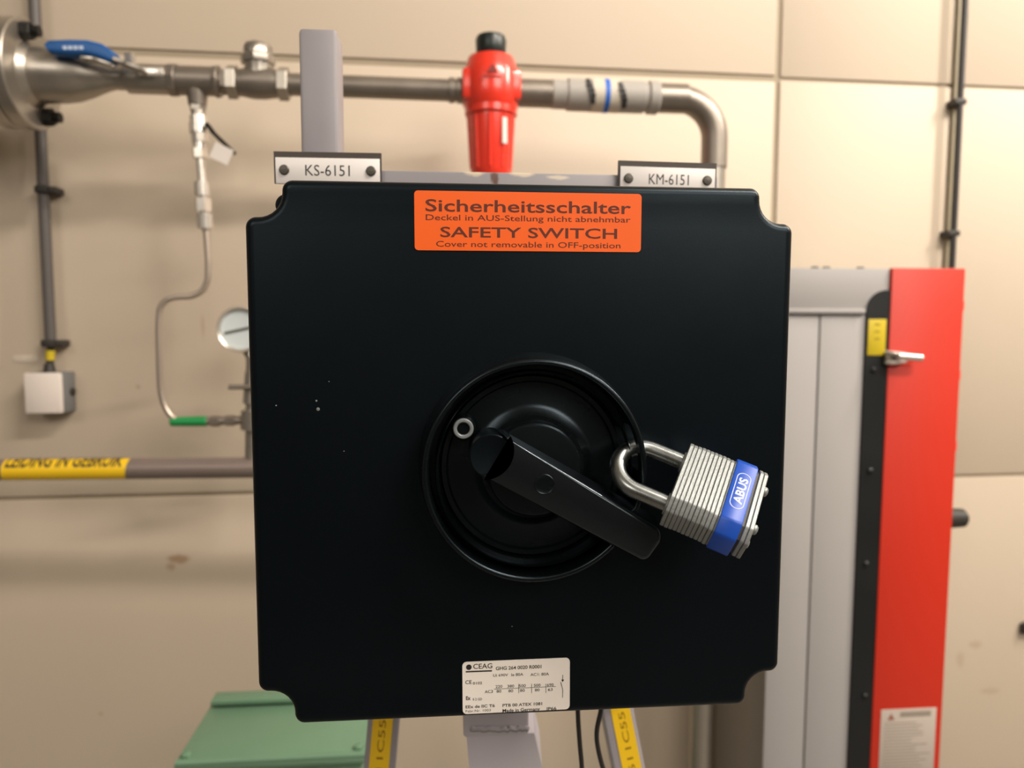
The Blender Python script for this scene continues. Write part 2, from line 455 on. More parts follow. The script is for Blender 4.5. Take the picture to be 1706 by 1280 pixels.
# crop coordinates of the plate: 7.108 px per photo px, rotated with the plate
def rp(cx_, cy_):
    px, py = 740+cx_/7.108, 1070+cy_/7.108
    p = P(px, py, YC); d_ = p-lc
    return lc+lr*d_.dot(lr)+lu*d_.dot(lu)
def rt(s, x0, x1, y, hh, bold=.0):
    text(t, s, rp((x0+x1)/2, y), lr, lu, (x1-x0)/7.108*k, hh/7.108*k, bold)
def rb(x0, y0, x1, y1, wd=5):
    a_ = rp(x0, y0); b_ = rp(x1, y1); dr = (b_-a_).normalized(); n = V((0,-1,0))
    rect(t, (a_+b_)/2, dr, n.cross(dr), (b_-a_).length, wd/7.108*k)
rt('CEAG', 345, 568, 280, 60, .01)
pl = arc_pts((0, 0), 33/7.108*k, 0, 2*PI, 24)[:-1]
t.layers([[rp(292, 294)+lr*a_+lu*b_ for a_, b_ in pl], [rp(292, 294)+lr*a_+lu*b_+V((0,-.00004,0)) for a_, b_ in pl]])
rb(255, 348, 565, 336, 16)
rt('GHG 264 0020 R0001', 612, 1150, 296, 42, .02)
rt('Ui 690V', 580, 755, 387, 32, .01); rt('Ie 80A', 795, 935, 380, 34, .01); rt('AC1: 80A', 1020, 1240, 377, 34, .01)
rt('CE', 250, 325, 470, 44, .01); rt('0102', 340, 448, 482, 30, .01)
for i, (s_, x) in enumerate((('220', 648), ('380', 788), ('500', 925), ('500', 1100), ('690', 1255))):
    rt(s_, x-40, x+40, 522-i*5, 34, .01); rt(('80', '80', '80', '80', '63')[i], x-28, x+28, 578-i*5, 34, .01)
rt('AC3', 480, 575, 582, 36, .01)
rb(590, 553, 1320, 522, 4)
for x in (882, 1035, 1203): rb(x, 490, x, 600, 5)
pl = fillet_poly([(-.0011, -.0006), (.0011, -.0006), (.0011, .0008), (-.0011, .0008)], .0004)
rt('Ex', 258, 312, 658, 46, .03); rt('II 2 GD', 340, 448, 672, 30, .01)
rt('EEx de IIC T6', 255, 598, 755, 36, .02); rt('PTB 00 ATEX 1081', 690, 1160, 735, 36, .02)
rt('Fabr.Nr. 1003', 255, 550, 808, 30, .0); rt('Made in Germany', 690, 1135, 797, 40, .02); rt('IP66', 1213, 1328, 783, 40, .02)
rb(1402, 385, 1402, 440, 6); rb(1378, 470, 1403, 560, 7); rb(1403, 560, 1400, 655, 6)
t.layers([[rp(1385, 440), rp(1418, 440), rp(1402, 470)], [q+V((0,-.00003,0)) for q in (rp(1385, 440), rp(1418, 440), rp(1402, 470))]])
part('lettering', t, INK, lo)
# paint specks and nicks
sp = MB()
for px, py, r in ((527, 668, .0005), (530, 682, .0009), (460, 676, .0004), (548, 636, .0003), (853, 1044, .0003), (573, 752, .0003)):
    u, v = uv(px, py); sp.lathe(W(u, v, 0), axis, [(0, r), (.00012, r*.6), (.00012, 0)], 7)
part('paint_speck', sp, EYEL, sw, 'pale specks on black cover', 'stuff')

# ------------------------------------------------------------------ padlock
T, PHI, TH = math.radians(20), math.radians(44), math.radians(21)
tow = V((0, -1, 0))
a_img = V((math.cos(TH), 0, -math.sin(TH)))
pa = (a_img*math.cos(T)+tow*math.sin(T)).normalized()
b0 = V((-math.sin(TH), 0, -math.cos(TH)))
n0 = (tow*math.cos(T)-a_img*math.sin(T)).normalized()
pb = b0*math.cos(PHI)+n0*math.sin(PHI)
pn = n0*math.cos(PHI)-b0*math.sin(PHI)
WC = .0320
pc = P(1190, 831, YC-WC)
def PL(a_, b_, n_): return pc+pa*a_+pb*b_+pn*n_
pk = thing('padlock', 'silver laminated padlock with blue band locked through the dial collar', 'padlock', PL(.0195, 0, 0))
poly = fillet_poly([(-.0165, .0108), (.0165, .0108), (.0222, .006), (.0222, -.006), (.0165, -.0108), (-.0165, -.0108), (-.0222, -.006), (-.0222, .006)], .0016, 3)
NP = 19; LEN = .0385; th = LEN/NP
for i in range(NP):
    a0_ = -LEN/2+i*th; e = .00022
    j = random.uniform(-.0002, .0002); j2 = random.uniform(-.0002, .0002)
    pl_ = inset(poly, .0016) if i == 16 else poly
    pin = inset(pl_, .00025)
    part('plate', MB().layers([[PL(a0_+e*.4, x+j, y+j2) for x, y in pin], [PL(a0_+e*1.6, x+j, y+j2) for x, y in pl_],
         [PL(a0_+th-e*1.6, x+j, y+j2) for x, y in pl_], [PL(a0_+th-e*.4, x+j, y+j2) for x, y in pin]]), ZINC, pk, ang=30)
pin = inset(poly, .0011)
part('core', MB().layers([[PL(-LEN/2+.0006, x, y) for x, y in pin], [PL(LEN/2-.0006, x, y) for x, y in pin]]), ZINCD, pk)
pout = inset(poly, -.0012); po2 = inset(poly, -.0009)
bx0, bx1 = .0038, .0138
band = part('bumper_band', MB().layers([[PL(bx0, x, y) for x, y in po2], [PL(bx0+.0005, x, y) for x, y in pout], [PL(bx1-.0005, x, y) for x, y in pout], [PL(bx1, x, y) for x, y in po2]]), BLUEB, pk, 'blue rubber bumper band')
t = MB(); tz = .01206
bc = (bx0+bx1)/2
text(t, 'ABUS', PL(bc, -.0005, tz), -pb, -pa, .0155, .0040, .03)
ol = rrect(.0215, .0066, .0032, 6); il = inset(ol, .00035)
m_ = len(ol)
t.raw([PL(bc-y, -.0005-x, tz) for x, y in ol]+[PL(bc-y, -.0005-x, tz) for x, y in il], [(i, (i+1) % m_, m_+(i+1) % m_, m_+i) for i in range(m_)])
part('lettering', t, WHITEP, band, 'pale raised logo on blue band')
for b_, n_ in ((-.0105, .0058), (.0125, .0058), (-.0105, -.0062), (.0125, -.0062)):
    part('rivet', MB().lathe(PL(LEN/2-.0005, b_, n_), pa, [(0, .0024), (.0018, .0024), (.0026, .0016), (.0029, 0)], 14), ZINC, pk)
# shackle: two legs and a round bow
lg = .0137; rs = .0041
L1 = -.0195-.0195
pts = [PL(-.017, -lg, 0)]
n = 22
cbow = -.0185-.0160
pts.append(PL(cbow, -lg, 0))
for i in range(1, n):
    th_ = PI*i/n
    pts.append(PL(cbow-math.sin(th_)*lg*1.0, -lg*math.cos(th_), 0))
pts.append(PL(cbow, lg, 0)); pts.append(PL(-.017, lg, 0))
part('shackle', MB().tube(pts, rs, 20), CHROME, pk, 'round steel shackle')
for s_ in (-1, 1):
    part('shackle_collar', MB().lathe(PL(-LEN/2-.0008, s_*lg, 0), pa, [(0, .0050), (.0002, .0053), (.0012, .0053)], 20), ZINC, pk)

# ------------------------------------------------------------------ support frame behind the switch
FY = .488
sf = thing('support_frame', 'grey steel support frame with tall post carrying the black switch', 'frame', (cx, .56, 0))
bl, br = P(486, 300, FY), P(1196, 312, FY)
zt1, zt2 = P(640, 284, FY).z, P(1030, 290, FY).z
ztop = (zt1+zt2)/2
part('crossbeam', MB().box(bl.x, br.x, FY, FY+.022, ztop-.042, ztop, .0015), FRAMEG, sf)
PY = .513
x0, x1 = P(499, 150, PY).x, P(563, 150, PY).x; zp = P(530, 46, PY).z
part('upper_post', MB().box(x0, x1, PY, PY+.028, 1.53, zp, .003), FRAMEG, sf)
part('mounting_plate', MB().box(cx-.06, cx+.09, .480, .4878, 1.24, ztop-.045, .001), FRAMEG, sf)
# centre post: box column with a welded head
CY = .53
x0, x1 = P(772, 1230, CY).x, P(893, 1230, CY).x
zq = P(840, 1224, CY).z; zw = P(840, 1280, CY).z
def cl(xa_, xb_, z_): return [V((x_, y_, z_)) for x_, y_ in ((xa_, CY), (xb_, CY), (xb_+.004, CY+.05), (xa_+.004, CY+.05))]
part('centre_post', MB().layers([cl(P(783, 1280, CY).x, P(907, 1280, CY).x+.004, 0), cl(P(782, 1280, CY).x, P(903, 1280, CY).x, zw), cl(P(777, 1224, CY).x, P(890, 1224, CY).x, zq)]), PALEG, sf)
hd = MB().box(x0, x1-.006, CY-.004, CY+.05, P(840, 1222, CY).z, 1.28, .002)
part('post_head', hd, PALEG, sf)
wp = [P(785+i*5, 1215+random.uniform(-2, 2), CY-.005) for i in range(20)]
part('weld_bead', MB().tube(wp, .0022, 8), FRAMEG, sf)
for i, (pt, pb_, wpx) in enumerate(((639, 632, 54), (1033, 1049, 55))):
    LY = .60
    A = P(pt, 1200, LY); B = P(pb_, 1280, LY); dr = (B-A).normalized()
    top_ = A-dr*.06; bot_ = A+dr*((A.z)/-dr.z-.004)
    side = V((0,1,0)).cross(dr).normalized(); 
    hw = wpx*LY/FPX/2
    part('leg', MB().obox((top_+bot_)/2+V((0, hw, 0)), (side, V((0,1,0)), dr), (hw, hw, (bot_-top_).length/2), .002), FRAMEG, sf)
    off = (-1 if i == 0 else 4)*LY/FPX
    rg = side if side.x > 0 else -side
    lc_ = A+dr*.055+rg*off+V((0, -.0004, 0))
    yl = part('marker_strip', MB().obox(lc_, (rg, V((0,1,0)), dr), (.0085, .0003, .085), 0), YEL, sf, 'yellow marker strip')
    t = MB()
    for q in (0, 1, 2):
        text(t, '1C551', lc_+V((0, -.0004, 0))+dr*(-.035+.05*q-(.006 if i == 0 else .013)), -dr, -rg, .042, .0056, .0)
    part('lettering', t, mat('amber brown ink', (136, 98, 14), .6), yl)

part('leg_brace', MB().box(P(636, 1200, .6).x-.012, P(1036, 1200, .6).x+.012, .579, .5995, 1.198, 1.228, .002), FRAMEG, sf)
# nameplates
def nameplate(px0, py0, px1, py1, h_l, s_, label, tx0, tx1):
    NY = FY-.0035
    A = P(px0, py0, NY); B = P(px1, py1, NY)
    r = (B-A).normalized(); n = V((0,-1,0)); up = n.cross(r)
    w_ = (B-A).length; hh = h_l*NY/FPX
    c = (A+B)/2-up*hh/2
    th_ = thing('nameplate', label, 'sign', (c.x, NY, c.z-hh/2), 'engraved nameplates on the crossbeam')
    part('plate_backing', MB().obox(c+up*.0009-n*.0013, (r, up, n), (w_/2+.0005, hh/2+.0006, .0012)), NAMEE, th_, 'dark backing edge')
    part('plate', MB().obox(c-up*.0012+n*.0004, (r, up, n), (w_/2-.0006, hh/2-.0012, .0005), .0003), NAMEP, th_)
    t = MB(); text(t, s_, c-up*.0008+n*.00096+r*((tx0+tx1)/2-(px0+px1)/2)*NY/FPX, r, up, (tx1-tx0)*NY/FPX, 17*NY/FPX, 0)
    part('lettering', t, INK, th_)
    for sgn in (-1, 1):
        p = c-up*.0008+r*sgn*(w_/2-.0062)
        sc_ = part('screw', MB().lathe(p, n, [(.0004, .0032), (.0016, .0032), (.0022, .0026), (.0024, 0)], 18), SCREWM, th_)
nameplate(457, 256, 634, 259, 47, 'KS-6151', 'white nameplate reading KS-6151 above the upper left of the switch', 510, 580)
nameplate(1032, 271, 1193, 276, 47, 'KM-6151', 'white nameplate reading KM-6151 above the upper right of the switch', 1080, 1148)
u_ = MB()
stain(FRAMEG, [(P(824, 297, FY), (.0035, .05, .006), .9), (P(826, 308, FY), (.002, .05, .006), .7), (P(780, 290, FY), (.006, .05, .0022), .0)], (92, 56, 42))
stain(FRAMEG, [(P(790, 288, FY), (.008, .05, .003), .8), (P(870, 290, FY), (.010, .05, .0025), .8), (P(930, 296, FY), (.009, .05, .0018), .7)], (214, 198, 172))

# cables below the switch
def smooth(pts, n=8):                          # centripetal Catmull-Rom through pts
    pts = [V(p) for p in pts]; q = [pts[0]*2-pts[1]]+pts+[pts[-1]*2-pts[-2]]; o = []
    for i in range(1, len(q)-2):
        p0, p1, p2, p3 = q[i-1:i+3]
        t0 = 0; t1 = t0+(p1-p0).length**.5; t2 = t1+(p2-p1).length**.5; t3 = t2+(p3-p2).length**.5
        for k in range(n):
            t = t1+(t2-t1)*k/n
            A1 = p0*((t1-t)/(t1-t0))+p1*((t-t0)/(t1-t0)); A2_ = p1*((t2-t)/(t2-t1))+p2*((t-t1)/(t2-t1)); A3 = p2*((t3-t)/(t3-t2))+p3*((t-t2)/(t3-t2))
            B1 = A1*((t2-t)/(t2-t0))+A2_*((t-t0)/(t2-t0)); B2_ = A2_*((t3-t)/(t3-t1))+A3*((t-t1)/(t3-t1))
            o.append(B1*((t2-t)/(t2-t1))+B2_*((t-t1)/(t2-t1)))
    o.append(pts[-1]); return o
CBY = .47
p = [P(962, 1130, CBY), P(963, 1195, CBY), P(966, 1240, CBY), P(970, 1290, CBY), V((.10, .50, .9)), V((.13, .52, .3)), V((.15, .55, .004))]
single('cable', MB().tube(smooth(p), .0017, 10), BLKROD, 'straight thin black cable hanging below the switch, nearer the rating plate', 'cable', p[-1], 'black cables under the switch')
p = [P(1012, 1130, CBY), P(1001, 1185, CBY), P(994, 1225, CBY), P(1003, 1275, CBY), P(1016, 1310, CBY), V((.14, .50, .9)), V((.17, .52, .3)), V((.19, .55, .004))]
single('cable', MB().tube(smooth(p), .0017, 10), BLKROD, 'bowed thin black cable hanging beside the right yellow marker strip', 'cable', p[-1], 'black cables under the switch')

# ------------------------------------------------------------------ upper pipe run
QY = 1.25; mm = QY/FPX                        # metres per photo pixel there
A = P(30, 124, QY); B = P(1140, 165, QY); AX = (B-A).normalized()
def at(px):                                    # point on the pipe axis seen at column px
    lo, hi = -1.0, 2.0
    for _ in range(40):
        m_ = (lo+hi)/2; p = A+(B-A)*m_; d_ = p-CAM
        if 853+FPX*d_.dot(RGT)/d_.dot(FWD) < px: lo = m_
        else: hi = m_
    return A+(B-A)*lo
def seg_(mb, x0, x1, d0, d1=None, n=32, bev=0):
    return mb.cyl(at(x0), at(x1), d0*mm/2, (d1 if d1 is not None else d0)*mm/2, n, bev)
# flanged reducer
fr = thing('flanged_reducer', 'steel flange pair with bolts tapering to a cone at far left', 'pipe flange', at(60))
f0 = at(56)
part('flange', MB().lathe(f0-AX*.024, AX, [(0, 0), (0, .082), (.002, .084), (.022, .084), (.024, .082), (.024, 0)], 48), STEEL, fr)
part('flange', MB().lathe(f0-AX*.050, AX, [(0, 0), (0, .082), (.002, .084), (.022, .084), (.024, .082), (.024, 0)], 48), STEEL, fr)
part('neck', MB().lathe(f0, AX, [(-.01, 0), (-.002, .052), (.004, .048), (.010, .043), (.045, .042), (.066, .039), (.090, .031), (.112, .022), (.128, .0178), (.143, .017), (.143, 0)], 40), STEEL, fr)
part('pipe_stub', MB().cyl(f0-AX*.40, f0-AX*.049, .045, seg=32), STEEL, fr)
vv = AX.cross(Y).normalized(); uu = V((0, -1, 0))
for k in (0, 2, 3):
    an = math.radians(24+90*k)
    q = f0+(vv*math.cos(an)+uu*math.sin(an))*.064
    bo_ = part('bolt', MB().cyl(q-AX*.056, q+AX*.026, .0085, seg=14), BLKSTEEL, fr, 'dark flange bolt')
    part('nut', MB().lathe(q, AX, [(.0, 0), (.0, .0145), (.014, .0145), (.0155, .0125), (.0155, 0)], 6), BLKSTEEL, bo_)
# ball valve
bv = thing('ball_valve', 'steel ball valve with long blue sleeved lever beside the flange', 'valve', at(240))
part('valve_body', seg_(seg_(MB(), 196, 215, 36, 36), 212, 286, 45, 45, 32, .002), STEEL, bv)
part('coupling', seg_(MB(), 283, 297, 50, 50, 8, .001), DSTEEL, bv)
gp = at(222)+V((0, -.022, .016))
part('stem_nut', MB().cyl(at(222)+V((0, -.006, .014)), at(222)+V((0, -.010, .036)), .009, seg=6), STEEL, bv)
LYY = QY-.046
lev = [P(232, 116, LYY), P(205, 106, LYY), P(186, 97, LYY)]
lv = part('lever', MB(), STEEL, bv) if False else None
m_ = MB()
def strap(mb, pts, wz, wy):
    for i in range(len(pts)-1):
        d_ = (pts[i+1]-pts[i]); L_ = d_.length; d_.normalize(); s_ = V((0,1,0)); n_ = d_.cross(s_).normalized()
        mb.obox((pts[i]+pts[i+1])/2, (d_, s_, n_), (L_/2+.002, wy/2, wz/2), .001)
strap(m_, [P(238, 118, LYY), P(212, 108, LYY), P(180, 96, LYY)], .006, .024)
lever = part('lever', m_, STEEL, bv)
# sleeve: bent flattened grip
gpt = [P(84, 84, LYY), P(88, 82, LYY), P(120, 82.5, LYY), P(150, 83, LYY), P(170, 88, LYY), P(190, 99, LYY), P(193, 101, LYY)]
gw = [.007, .010, .0115, .0115, .0115, .009, .007]
lo_ = []
for i, q in enumerate(gpt):
    d_ = (gpt[min(i+1, 6)]-gpt[max(i-1, 0)]).normalized(); n_ = d_.cross(Y).normalized()
    lo_.append([q+Y*x+n_*y for x, y in rrect(.026, 2*gw[i], .006, 4)])
gr = part('grip_sleeve', MB().layers(lo_), BLUEL, bv, 'blue lever sleeve')
t = MB()
for i in range(4):
    rect(t, P(108+i*9, 79.5, LYY-.0135), X, Z, .006, .005, th=.0005)
part('grip_print', t, WHITEP, gr)
strap(m2 := MB(), [P(140, 98, LYY), P(160, 100, LYY), P(186, 109, LYY)], .004, .018)
part('lever_underside', m2, BRIGHT, bv)
part('stop_lug', MB().obox(at(262)+V((0, -.024, .004)), (X, Y, Z), (.020, .004, .007), .002), BRIGHT, bv)
# tee with branch
te = thing('pipe_tee', 'plain steel tee between ball valve and check valve', 'pipe fitting', at(328))
part('tee_body', seg_(MB(), 296, 361, 44, 44, 32, .002), DSTEEL, te)
part('coupling', seg_(MB(), 359, 367, 50, 50, 8, .001), DSTEEL, te)
part('nipple', seg_(seg_(MB(), 366, 373, 36), 372, 383, 40, 40, 6), DSTEEL, te)
def down(px, py): return P(px, py, QY)
bt = at(328)
part('branch_socket', MB().cyl(bt, down(329, 176), .019, .014, 24), DSTEEL, te)
# swing check valve
cv_ = thing('check_valve', 'steel swing check valve with capped top, left of the grey post', 'valve', at(430))
part('valve_body', MB().lathe(at(390), AX, [(0, 0), (0, .020), (.012, .0215), (.030, .0250), (.048, .0250), (.066, .0225), (.080, .020), (.080, 0)], 32), DSTEEL, cv_)
part('end_hex', seg_(MB(), 380, 397, 52, 52, 6, .001), STEEL, cv_)
part('end_hex', seg_(MB(), 465, 482, 52, 52, 6, .001), STEEL, cv_)
ct = at(431)
part('bonnet', MB().lathe(ct, Z, [(0, .022), (.022, .021), (.030, .023), (.048, .023), (.048, 0)], 28), STEEL, cv_)
part('cap', MB().lathe(ct, Z, [(.030, .0275), (.034, .0285), (.040, .0285), (.044, .024), (.056, .0235), (.061, .020), (.063, 0)], 8), STEEL, cv_)
# straight pipe to the filter
sp_ = thing('steel_pipe', 'dark straight steel pipe between grey post and red filter', 'pipe', at(620))
part('pipe', seg_(MB(), 478, 768, 34, 34), DSTEEL, sp_)
part('thread_ring', seg_(seg_(MB(), 748, 758, 39, 39), 761, 772, 40, 40), DSTEEL, sp_)
# red filter
fx = P(818, 140, QY)
fl = thing('air_filter', 'red compressed air filter with black top knob above the switch', 'filter', fx-V((0, 0, .18)))
def fz(py): return P(818, py, QY).z-fx.z
K = mm
part('filter_head', MB().lathe(fx, Z, [(fz(187), 0), (fz(187), 40*K), (fz(180), 44*K), (fz(160), 46*K), (fz(128), 46*K), (fz(116), 42*K), (fz(108), 40*K), (fz(99), 37*K), (fz(97), 30*K), (fz(97), 0)], 40), REDF, fl)
hp = MB().obox(fx+V((0, 0, fz(148))), (X, Y, Z), (47*K, 30*K, 24*K), .006); part('port_block', hp, REDF, fl)
part('top_knob', MB().lathe(fx, Z, [(fz(99), 20*K), (fz(90), 24*K), (fz(68), 25*K), (fz(62), 23*K), (fz(60), 18*K), (fz(60), 0)], 14), KNOBM, fl, 'black top knob', ang=25)
part('bowl_ring', MB().lathe(fx, Z, [(fz(196), 0), (fz(196), 40*K), (fz(193), 42.5*K), (fz(180), 42.5*K), (fz(178), 40*K), (fz(178), 0)], 40), REDF, fl)
bow = MB().lathe(fx, Z, [(fz(312), 0), (fz(312), 20*K), (fz(300), 30*K), (fz(285), 33.5*K), (fz(195), 38.5*K), (fz(192), 38.5*K), (fz(192), 0)], 40)
part('bowl', bow, REDF, fl)
for k in range(10):                            # ribs down the bowl
    an = 2*PI*k/10+.2; dr = V((math.cos(an), math.sin(an), 0))
    a_ = fx+V((0, 0, fz(198)))+dr*37.6*K; b_ = fx+V((0, 0, fz(284)))+dr*33*K
    part('rib', MB().cyl(a_, b_, .0030, .0026, 8), REDF, fl)
part('bowl_sticker', MB().obox(fx+V((.0205, -.0355, fz(226))), (V((.86, .5, 0)), V((-.5, .86, 0)), Z), (.0045, .001, .021)), TAGW, fl, 'narrow white sticker')
t = MB(); q = fx+V((0, -47.3*K, fz(131)))
t.raw([q+V((-.009, 0, -.006)), q+V((.009, 0, -.006)), q+V((0, 0, .009))], [(0, 1, 2)])
rect(t, q+V((0, 0, -.012)), X, Z, .034, .002)
part('flow_mark', t, mat('dark red print', (130, 26, 18), .5), fl)
part('drain', MB().cyl(fx+V((0, 0, fz(312))), fx+V((0, 0, fz(330))), .006, seg=12), KNOBM, fl)
# nipple, wrapped union, elbow and vertical pipe
un = thing('pipe_union', 'grey wrapped pipe union with one blue tape stripe', 'pipe fitting', at(1010))
part('nipple', seg_(MB(), 862, 921, 44, 44), DSTEEL, un)
part('union_end', seg_(MB(), 919, 947, 46, 46, 32, .001), GREYW, un)
part('wrap', seg_(seg_(MB(), 944, 1072, 51, 51, 32, .0015), 1070, 1099, 46, 46), GREYW, un)
part('end_ring', seg_(MB(), 1078, 1096, 53, 53, 32, .002), GREYW, un)
part('tape_stripe', seg_(MB(), 1004, 1012, 53, 53), BLUET, un, 'blue tape stripe')
part('pale_patch', seg_(MB(), 984, 1031, 52.2, 52.2), mat('pale grey tape', (206, 196, 182), .55), un)
for x_ in (980, 1032):
    t = MB()
    for a_ in range(5):
        an = math.radians(60+a_*14 if x_ == 980 else 128-a_*14)
        c0 = at(x_+ (a_-2)*2.0*(1 if x_ == 980 else -1))
        dr = V((0, -math.sin(an), math.cos(an)))
        t.obox(c0+dr*26*K, (AX, AX.cross(dr), dr), (.0035, .0085, .0010))
    part('black_mark', t, BLKROD, un, 'black tape mark')
eb = thing('pipe_elbow', 'steel elbow turning the upper pipe down behind the switch', 'pipe', V((P(1168, 1200, QY).x, QY, 0)))
e0 = at(1097); vx = P(1190, 245, QY); er = .066
c1 = at(1140); pts = [e0, at(1120)]
ez = at(1150).z
for k in range(0, 13):
    an = PI/2*k/12
    pts.append(V((vx.x-er+er*math.sin(an), QY, ez-er+er*math.cos(an))))
pts.append(V((vx.x, QY, ez-er-.05)))
part('elbow', MB().tube(pts, 21.5*K, 28), DSTEEL, eb)
part('collar', seg_(MB(), 1096, 1143, 47, 47), DSTEEL, eb)
part('vertical_pipe', MB().tube([V((vx.x, QY, ez-er-.02)), V((vx.x, QY, 1.0)), V((vx.x, QY, .004))], 19*K, 28), STEEL, eb)

# ------------------------------------------------------------------ branch: small valve, tube, gauge manifold
sv = thing('needle_valve', 'small bright shut-off valve with dark lever hanging below the tee', 'valve', down(336, 380))
def vs(mb, x0, y0, x1, y1, d0, d1=None, n=20): return mb.cyl(down(x0, y0), down(x1, y1), d0*mm/2, (d1 or d0)*mm/2, n)
part('adapter', vs(vs(MB(), 329, 172, 330, 184, 25, 25, 6), 330, 184, 330, 196, 21), STEEL, sv)
part('valve_body', vs(vs(vs(MB(), 330, 194, 331, 206, 26, 26), 331, 206, 332, 222, 29), 332, 222, 333, 238, 27, 25, 8), BRIGHT, sv)
part('tube_nut', vs(vs(MB(), 332, 236, 333, 250, 20), 333, 248, 334, 264, 23, 23, 6), BRIGHT, sv)
m_ = MB(); strap(m_, [P(346, 208, QY-.012), P(356, 222, QY-.016), P(389, 254, QY-.02)], .006, .016)
part('lever', m_, BLKSTEEL, sv, 'dark lever')
part('ferrule', vs(vs(vs(MB(), 336, 304, 337, 327, 23, 23), 338, 331, 339, 353, 25, 25, 6), 341, 357, 342, 381, 25, 24), BRIGHT, sv)
part('riser', vs(MB(), 334, 262, 343, 384, 14), BRIGHT, sv)
tg = MB(); c = P(369, 256, QY-.03)
tg.obox(c, (V((.9, -.1, -.43)).normalized(), V((0, -1, 0)), V((.43, 0, .9))), (.016, .0005, .013))
single('tag', tg, TAGW, 'small blank white tag hanging on the needle valve lever', 'tag', c)
tp = [P(343, 378, QY), P(346, 420, QY), P(347, 445, QY), P(345, 470, QY), P(336, 485, QY), P(320, 493, QY), P(295, 495, QY), P(278, 500, QY), P(268, 512, QY), P(265, 530, QY),
      P(265, 580, QY), P(266, 620, QY), P(268, 652, QY), P(275, 678, QY), P(286, 694, QY), P(300, 702, QY), P(330, 703, QY)]
single('impulse_tube', MB().tube(smooth(tp, 6), .0052, 14), TUBEM, 'thin bent grey tube running down from needle valve to green sleeve', 'tube', tp[-1])
mf = thing('gauge_manifold', 'steel gauge manifold with green sleeve and side handle left of the switch', 'manifold', P(420, 765, QY))
part('green_sleeve', MB().cyl(P(284, 703, QY), P(346, 702, QY), .0078, .0088, 16, .002), GREEN, mf, 'green plastic sleeve')
part('inlet_fitting', MB().cyl(P(344, 702, QY), P(416, 700, QY), .0075, seg=16).cyl(P(352, 702, QY), P(366, 702, QY), .0095, seg=6).cyl(P(376, 701, QY), P(392, 701, QY), .0092, seg=6), DSTEEL, mf)
part('column', MB().cyl(P(418, 772, QY), P(420, 596, QY), .010, seg=20).cyl(P(418, 716, QY), P(419, 684, QY), .017, seg=20), STEEL, mf)
part('valve_block', MB().cyl(P(419, 672, QY), P(420, 618, QY), .015, .012, 8), STEEL, mf)
part('tee_handle', MB().cyl(P(381, 645, QY-.02), P(442, 645, QY-.02), .0042, seg=12).cyl(P(420, 645, QY-.02), P(420, 645, QY), .005, seg=10), DSTEEL, mf)
gc = P(402, 549, QY-.012); gr_ = 37*mm
ga = thing('pressure_gauge', 'round chrome pressure gauge peeking out left of the black switch', 'gauge', gc-V((0, 0, gr_)))
part('bezel', MB().lathe(gc, axis, [(-.030, 0), (-.030, gr_*.9), (-.004, gr_*.96), (.0, gr_), (.006, gr_), (.009, gr_*.95), (.007, gr_*.86), (.001, gr_*.85), (.001, 0)], 48), BRIGHT, ga)
part('dial_face', MB().lathe(gc, axis, [(.0012, gr_*.85), (.002, gr_*.84), (.002, 0)], 40), DIAL, ga)
part('needle', MB().obox(gc+V((0, -.004, .0)), (V((.97, 0, .22)), V((0, 1, 0)), V((-.22, 0, .97))), (gr_*.7, .0005, .0016)), SCREWM, ga)
part('stem', MB().cyl(gc+V((.004, .012, -gr_*.9)), P(420, 600, QY), .008, seg=14), STEEL, ga)

# ------------------------------------------------------------------ lower pipe with yellow marker
A2 = P(-60, 783.5, QY); B2 = P(800, 776, QY); B2 = A2+(B2-A2)*((vx.x-.0200-A2.x)/(B2.x-A2.x))
lp_ = thing('lower_pipe', 'grey horizontal pipe at left carrying a long yellow marker', 'pipe', A2)
r2 = 17*mm; ax2 = (B2-A2).normalized()
part('pipe', MB().cyl(A2, B2, r2, seg=32), mat('brownish grey pipe', (132, 118, 112), .42, metal=.3, var=.1), lp_)
def onpipe(px, ang):                          # ang: 0 = towards the camera, + up
    f = (P(px, 780, QY).x-A2.x)/(B2.x-A2.x); c = A2+(B2-A2)*f
    return c, V((0, -math.cos(ang), math.sin(ang)))
m_ = MB(); vs_ = []; fs_ = []; na = 14
for i, px in enumerate((10, 214)):
    for k in range(na+1):
        an = math.radians(-52+130*k/na); c, d_ = onpipe(px+ (4*k/na if i == 0 else 6*k/na), an); vs_.append(c+d_*(r2+.0007))
fs_ = [(k, k+1, na+2+k, na+1+k) for k in range(na)]
yl = part('marker_film', m_.raw(vs_, fs_), YEL, lp_, 'yellow pipe marker')
tv, tf = text_bm('LEIDING IN GEBRUIK', .02)
tb = bmesh.new(); bvv = [tb.verts.new(v) for v in tv]
for f in tf:
    try: tb.faces.new([bvv[i] for i in f])
    except ValueError: pass
x0 = min(v.x for v in tv); x1 = max(v.x for v in tv); y1 = max(v.y for v in tv)
for q in range(1, 8):
    bmesh.ops.bisect_plane(tb, geom=tb.verts[:]+tb.edges[:]+tb.faces[:], plane_co=(0, y1*q/8, 0), plane_no=(0, 1, 0))
tb.verts.index_update()
ov = []
for v in tb.verts:
    f = (v.co.x-x0)/(x1-x0); g = v.co.y/y1
    c, d_ = onpipe(18+f*192+g*3, math.radians(24+76*g)); ov.append(c+d_*(r2+.0013))
part('lettering', MB().raw(ov, [[v.index for v in f.verts] for f in tb.faces]), INK, yl)
tb.free()
